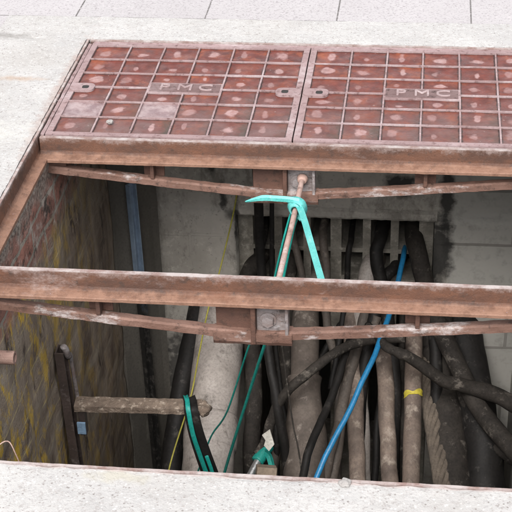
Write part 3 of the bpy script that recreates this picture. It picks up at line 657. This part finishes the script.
cable('cable', [(.205, .95, -.86), (.196, .80, -.88), (.165, .68, -.98), (.12, .5, -1.13), (.095, .35, -1.25), (.08, .2, -1.4), (.07, 0, -1.78)], .019, 'darkbrown', 'dull brown cable behind the slender black one', 'cable', seed=12, jit=.1)
cable('wire', [(-0.1, 0.5, -0.933), (-0.08, 0.4, -0.947), (-0.039, 0.22, -1.034), (-0.01, 0.12, -1.1), (0.005, 0.08, -1.171)], .0026, 'blackdust', 'thin dark wire hanging across the bell pipe', 'wire', wob=.003)
cable('cable', [(.112, .95, -.76), (.110, .80, -.77), (.104, .765, -.80), (.098, .735, -.92), (.085, .66, -1.05), (.06, .55, -1.2)], .010, 'black', 'black cable drooping from the duct beside the turquoise strand', 'cable', seed=13)
cable('cable', [(.162+.04, .95, -.85), (.178, .80, -.85), (.160, .74, -.90), (.147, .68, -1.02), (.15, .55, -1.15), (.17, .4, -1.35), (.2, .2, -1.7)], .030, 'greypipe', 'pale grey cable bending down out of a middle duct', 'cable', seed=14)
cable('cable', [(.21, .95, -.75), (.205, .80, -.755), (.195, .75, -.80), (.225, .70, -.93), (.25, .64, -1.02), (.27, .5, -1.2), (.28, .3, -1.5)], .022, 'black', 'black cable crossing under the grey concrete duct web', 'cable', seed=15)
cable('cable', [(.30, .95, -.86), (.26, .79, -.86), (.225, .74, -.88), (.195, .66, -.99), (.17, .56, -1.1), (.16, .4, -1.3), (.16, .3, -1.5)], .020, 'black', 'black cable leaning left out of the second row of ducts', 'cable', seed=16)
cable('cable', [(.315, .95, -.745), (.315, .79, -.75), (.335, .715, -.79), (.375, .66, -.90), (.43, .60, -1.02), (.49, .52, -1.10), (.56, .40, -1.17), (.70, .25, -1.24)], .030, 'blackdust', 'thick black cable from the last duct sweeping to the right wall', 'cable', seed=17, jit=.04)
cable('cable', [(.18, .60, -.97), (.237, .45, -.937), (.285, .42, -.945), (.325, .42, -.965), (.412, .43, -1.045), (.47, .44, -1.075), (.524, .45, -1.095), (.60, .45, -1.12), (.70, .43, -1.16)], .023, 'blackdust', 'mud crusted dark cable running across to the right wall', 'cable', seed=18, jit=.2, k=12, rad=lambda f: .013+.015*f)
cable('cable', [(.286, .95, -.84), (.284, .79, -.80), (.276, .72, -.82), (.25, .60, -.90), (.205, .42, -.955), (.128, .24, -1.06), (.046, .08, -1.185), (-.02, -.05, -1.30), (-.07, -.2, -1.55), (-.09, -.3, -1.78)], .0088, 'blue', 'bright blue cable slanting down from the ducts', 'cable', jit=.0, seg=14, wob=.005)
t = thing('cable_sleeve', 'bulky black plastic cable sleeve leaning beside the jute rope', 'cable sleeve', (.45, .3, ZB))
bm = bmesh.new(); tube(bm, [(.40, .70, -1.10), (.42, .62, -1.17), (.445, .45, -1.27), (.475, .25, -1.42), (.50, .0, -1.78)], lambda f: .058+.012*math.sin(f*16)*math.exp(-f*2), 20, jit=.22, seed=3); obj('sleeve_body', bm, M['blackdust'], t, smooth=True)
bm = bmesh.new(); tube(bm, [(.394, .722, -1.075), (.406, .668, -1.128)], .065, 20, 4, jit=.1); obj('end_cap', bm, M['blackdust'], t, smooth=True)
cable('cable_sleeve', [(.47, .80, -1.05), (.53, .56, -1.20), (.56, .38, -1.32), (.58, .2, -1.5), (.6, .0, -1.78)], .062, 'black', 'plain black sleeve in the darkest right corner', 'cable sleeve', seed=20, jit=.2)
cable('cable', [(-.21, .95, -.85), (-.19, .79, -.84), (-.215, .72, -.85), (-.235, .69, -.93), (-.2, .6, -1.1), (-.19, .4, -1.35), (-.19, .3, -1.75)], .028, 'blackdust', 'dusty cable bending out of the leftmost duct', 'cable', seed=21, jit=.12)
cable('cable', [(-.08, .95, -.75), (-.085, .79, -.755), (-.065, .74, -.80), (-.045, .70, -.92), (-.05, .6, -1.1), (-.07, .5, -1.3)], .012, 'darkbrown', 'dark brown cable dropping from the third duct', 'cable', seed=22)
cable('cable', [(-.18, .95, -.75), (-.18, .79, -.76), (-.19, .74, -.84), (-.17, .66, -1.0), (-.13, .55, -1.2), (-.11, .4, -1.45), (-.1, .3, -1.79)], .012, 'black', 'black cable out of the leftmost duct behind the upright conduit', 'cable', seed=31)
cable('cable', [(.02, .95, -.74), (.015, .79, -.75), (.03, .73, -.84), (.035, .68, -1.0), (.075, .6, -1.18), (.09, .45, -1.4), (.1, .3, -1.79)], .014, 'darkbrown', 'dark brown cable dropping behind the turquoise strand', 'cable', seed=32)
cable('cable', [(.25, .78, -1.0), (.235, .68, -1.08), (.225, .58, -1.2), (.215, .42, -1.38), (.22, .2, -1.79)], .012, 'black', 'thin black cable between the two brown cables right of the blue one', 'cable', seed=33)
cable('cable', [(.29, .78, -1.0), (.288, .68, -1.08), (.295, .58, -1.2), (.305, .42, -1.36), (.31, .2, -1.79)], .013, 'blackdust', 'thin dusty cable tucked left of the taped brown cable', 'cable', seed=34)
cable('cable', [(-.10, .78, -1.05), (-.09, .68, -1.15), (-.10, .55, -1.28), (-.12, .4, -1.45), (-.13, .3, -1.79)], .016, 'darkbrown', 'short dark brown cable low behind the paper tag', 'cable', seed=35)
cable('cable', [(.17, .80, -.96), (.105, .70, -1.02), (.055, .66, -1.10), (.01, .60, -1.18), (-.06, .56, -1.24), (-.12, .52, -1.34), (-.16, .45, -1.6), (-.17, .4, -1.79)], .011, 'black', 'black cable crossing behind the bell pipe', 'cable', seed=36, wob=.02)
cable('cable', [(.36, .80, -.90), (.385, .70, -.98), (.40, .62, -1.08), (.41, .5, -1.2), (.43, .35, -1.4), (.44, .2, -1.79)], .020, 'black', 'black cable under the thick sweeping one beside the jute rope', 'cable', seed=37)
cable('cable', [(.42, .72, -.98), (.46, .60, -1.12), (.50, .50, -1.2), (.57, .40, -1.26), (.70, .32, -1.30)], .018, 'blackdust', 'lower dusty cable running to the right wall', 'cable', seed=38, wob=.02)
# white tag, clip and teal tie on the diagonal cable
t = thing('cable_end', 'silver cable ferrule bound with teal tape above the timber batten', 'cable end', (-.14, .23, -1.26))
bm = bmesh.new(); tube(bm, [(-.120, .282, -1.230), (-.135, .255, -1.241), (-.150, .228, -1.252)], .0205, 16, 4, .08); obj('tape_binding', bm, M['teal'], t, smooth=True)
bm = bmesh.new(); ribbon(bm, [(-.128, .24, -1.222), (-.112, .225, -1.226), (-.100, .20, -1.25), (-.090, .18, -1.29), (-.086, .17, -1.33)], .022, .004, 5, wdir=(.7, -.5, .2)); obj('tape_tail', bm, M['teal'], t)
bm = bmesh.new(); tube(bm, [(-.146, .232, -1.249), (-.158, .205, -1.262), (-.172, .172, -1.278)], .0125, 14, 4, .03); obj('ferrule', bm, M['silver'], t, smooth=True)
bm = bmesh.new(); g = [(-.128, .195, -1.118), (-.104, .195, -1.095), (-.090, .185, -1.145), (-.106, .180, -1.168), (-.122, .187, -1.152), (-.117, .191, -1.135)]
vs_ = [bm.verts.new(p_) for p_ in g]; f = bm.faces.new(vs_); r_ = bmesh.ops.extrude_face_region(bm, geom=[f]); bmesh.ops.translate(bm, verts=[q for q in r_['geom'] if isinstance(q, bmesh.types.BMVert)], vec=(.001, .003, .0))
obj('paper_tag', bm, M['paper'], label='torn white paper tag on the dark diagonal cable', cat='tag')
bm = bmesh.new(); box(bm, (-.03, -.02, -.75), (.03, .02, .0), .002)
bmesh.ops.transform(bm, matrix=Matrix.Translation((-.098, .055, -1.122)) @ Matrix.Rotation(R(-26), 4, 'X') @ Matrix.Rotation(R(12), 4, 'Z') @ Matrix.Rotation(R(4), 4, 'Y'), verts=bm.verts[:])
obj('timber_batten', bm, M['timber'], label='sawn end of a timber batten just above the front edge', cat='batten')

# ------------------------------------------------------------------ steel posts, bearer arm, strap
def channel(bm, p0, p1, out, w, d_, th=.004):
    """U channel along p0-p1, open towards 'out'"""
    p0, p1 = Vector(p0), Vector(p1); t_ = (p1-p0).normalized(); o_ = Vector(out); o_ = (o_-t_*o_.dot(t_)).normalized(); s_ = t_.cross(o_)
    prof = [(-w/2, 0), (w/2, 0), (w/2, d_), (w/2-th, d_), (w/2-th, th), (-w/2+th, th), (-w/2+th, d_), (-w/2, d_)]
    A = [bm.verts.new(p0+s_*a_+o_*b_) for a_, b_ in prof]; B = [bm.verts.new(p1+s_*a_+o_*b_) for a_, b_ in prof]
    for j in range(8): bm.faces.new((A[j], A[(j+1) % 8], B[(j+1) % 8], B[j]))
    bm.faces.new(A[::-1]); bm.faces.new(B); return bm
t = thing('steel_post', 'blue painted steel channel post on the dark splayed corner', 'post', (-.59, .65, -1.7))
bm = bmesh.new(); channel(bm, (-.588, .652, -.50), (-.578, .663, -1.75), (.81, -.58, 0), .031, .018); obj('channel', bm, M['bluebar'], t)
t = thing('steel_post', 'leaning brown steel channel post on the streaked left wall', 'post', (-.62, -.13, -1.7))
bm = bmesh.new(); channel(bm, (-.634, -.165, -.565), (-.628, -.105, -1.75), (1, 0, 0), .040, .024); obj('channel', bm, M['steelpost'], t)
bm = bmesh.new(); tube(bm, [(-.612, -.165, -.555), (-.606, -.15, -.60)], .010, 10, 4, .3); tube(bm, [(-.606, -.135, -.60), (-.604, -.12, -.74), (-.606, -.10, -.86)], .006, 8, 4, .1); obj('hook', bm, M['greyiron'], t, smooth=True)
t = thing('bearer_arm', 'mud crusted steel bearer arm reaching out from the left wall', 'bracket', (-.6, -.12, -.80))
bm = bmesh.new()
prof = [(-.024, -.762), (-.003, -.757), (.014, -.756), (.016, -.762), (-.018, -.768), (-.018, -.781), (-.024, -.781)]
extrude_profile(bm, [(-.135+p_, q_) for p_, q_ in prof], 0, frange(-.606, -.248, 120), .0018, 4, shift=lambda x: (0, .010*(x+.6)/.35)); obj('arm', bm, M['armdirt'], t)
bm = bmesh.new(); lump(bm, (-.247, -.146, -.760), .024, 3, 3, .5, .9); obj('mortar_lump', bm, M['armdirt'], t, smooth=True)
bm = bmesh.new(); box(bm, (-.600, -.150, -.872), (-.580, -.125, -.785), .003); obj('clamp', bm, M['steelpost'], t)
bm = bmesh.new(); box(bm, (-.600, -.170, -.852), (-.576, -.164, -.812), .001)
obj('blue_tag', bm, dirty('pale_blue_plastic', (.24, .36, .50), (.18, .28, .40)), label='small pale blue tag beneath the bearer arm', cat='tag')
t = thing('strap', 'black strap with a teal stripe hung over the bearer arm end', 'strap', (-.26, -.14, -1.1))
bm = bmesh.new(); pts = [(-.292, -.10, -.80), (-.290, -.112, -.745), (-.280, -.14, -.741), (-.272, -.172, -.752), (-.262, -.176, -.82), (-.247, -.17, -.90), (-.228, -.16, -1.0), (-.205, -.15, -1.15)]
ribbon(bm, pts, lambda f: .030+.022*f, .005, 8, wdir=(1, .05, .05)); obj('webbing', bm, M['black'], t, smooth=True)
bm = bmesh.new(); pts2 = [Vector(p_)+Vector((-.008, -.0055 if i > 3 else -.001, .0045 if i < 4 else 0)) for i, p_ in enumerate(pts)]
ribbon(bm, pts2[1:], .0125, .003, 8, wdir=(1, .05, .05)); obj('stripe', bm, M['teal'], t, smooth=True)
bm = bmesh.new(); ribbon(bm, [(-.236, -.178, -.90), (-.226, -.178, -.94), (-.216, -.172, -1.0), (-.20, -.16, -1.1)], .010, .003, 6, wdir=(1, .1, .1)); obj('stripe', bm, M['teal'], t, smooth=True)
t = thing('pipe_stub', 'short pinkish pipe stub poking out of the left wall', 'pipe', (-.62, -.6, -.27))
bm = bmesh.new()
rings = []
for x, r0 in ((-.66, .0165), (-.600, .0165), (-.600, .0115), (-.655, .0115)):
    rings.append([bm.verts.new((x, -.595+r0*math.cos(q), -.283+r0*math.sin(q))) for q in frange(0, 2*math.pi*17/18, 17)])
for a_, b_ in zip(rings, rings[1:]):
    for j in range(18): bm.faces.new((a_[j], a_[(j+1) % 18], b_[(j+1) % 18], b_[j]))
bm.faces.new(rings[-1]); obj('stub', bm, M['stub'], t)
bm = bmesh.new(); tube(bm, [(-.43, -1.262, -.05), (-.425, -1.262, .0), (-.400, -1.262, .022), (-.388, -1.262, -.01), (-.38, -1.262, -.05)], .0012, 6, 5)
obj('bent_wire', bm, M['rod'], label='thin bent wire sticking up behind the front edge at left', cat='wire', smooth=True)

# ------------------------------------------------------------------ stones and grit
for (x, y, r, lab) in [(-.488, .075, .009, 'white pebble on the front row of the left iron cover'), (.215, -1.306, .0105, 'rounded pale pebble on the front concrete edge')]:
    bm = bmesh.new(); lump(bm, (x, y, r*.45), r, int(x*100), 4, .35, .55); obj('pebble', bm, M['stone'], label=lab, cat='pebble', smooth=True, group='loose pebbles')
bm = bmesh.new(); rg = random.Random(3)
for q in range(260):
    kx = rg.random()
    if kx < .3: x, y, z = rg.uniform(-.64, .64), rg.uniform(-.676, -.655), -.048
    elif kx < .5: x, y, z = rg.uniform(-.64, .64), rg.uniform(-.045, -.024), -.048
    elif kx < .7: x, y, z = rg.uniform(-.64, .64), rg.uniform(-.003, .014), .0005
    elif kx < .9: x, y, z = -.6515+rg.uniform(-.0035, .018), rg.uniform(-1.25, -.0), -.048
    else: x, y, z = rg.uniform(-.66, -.645), rg.uniform(0, .6), .001
    r = rg.uniform(.0005, .0015); lump(bm, (x, y, z+r*.4), r, q, 1, .5, .8)
obj('grit', bm, M['ribs'], label='loose mortar grit lying along the iron beams and frame', cat='grit', kind='stuff')
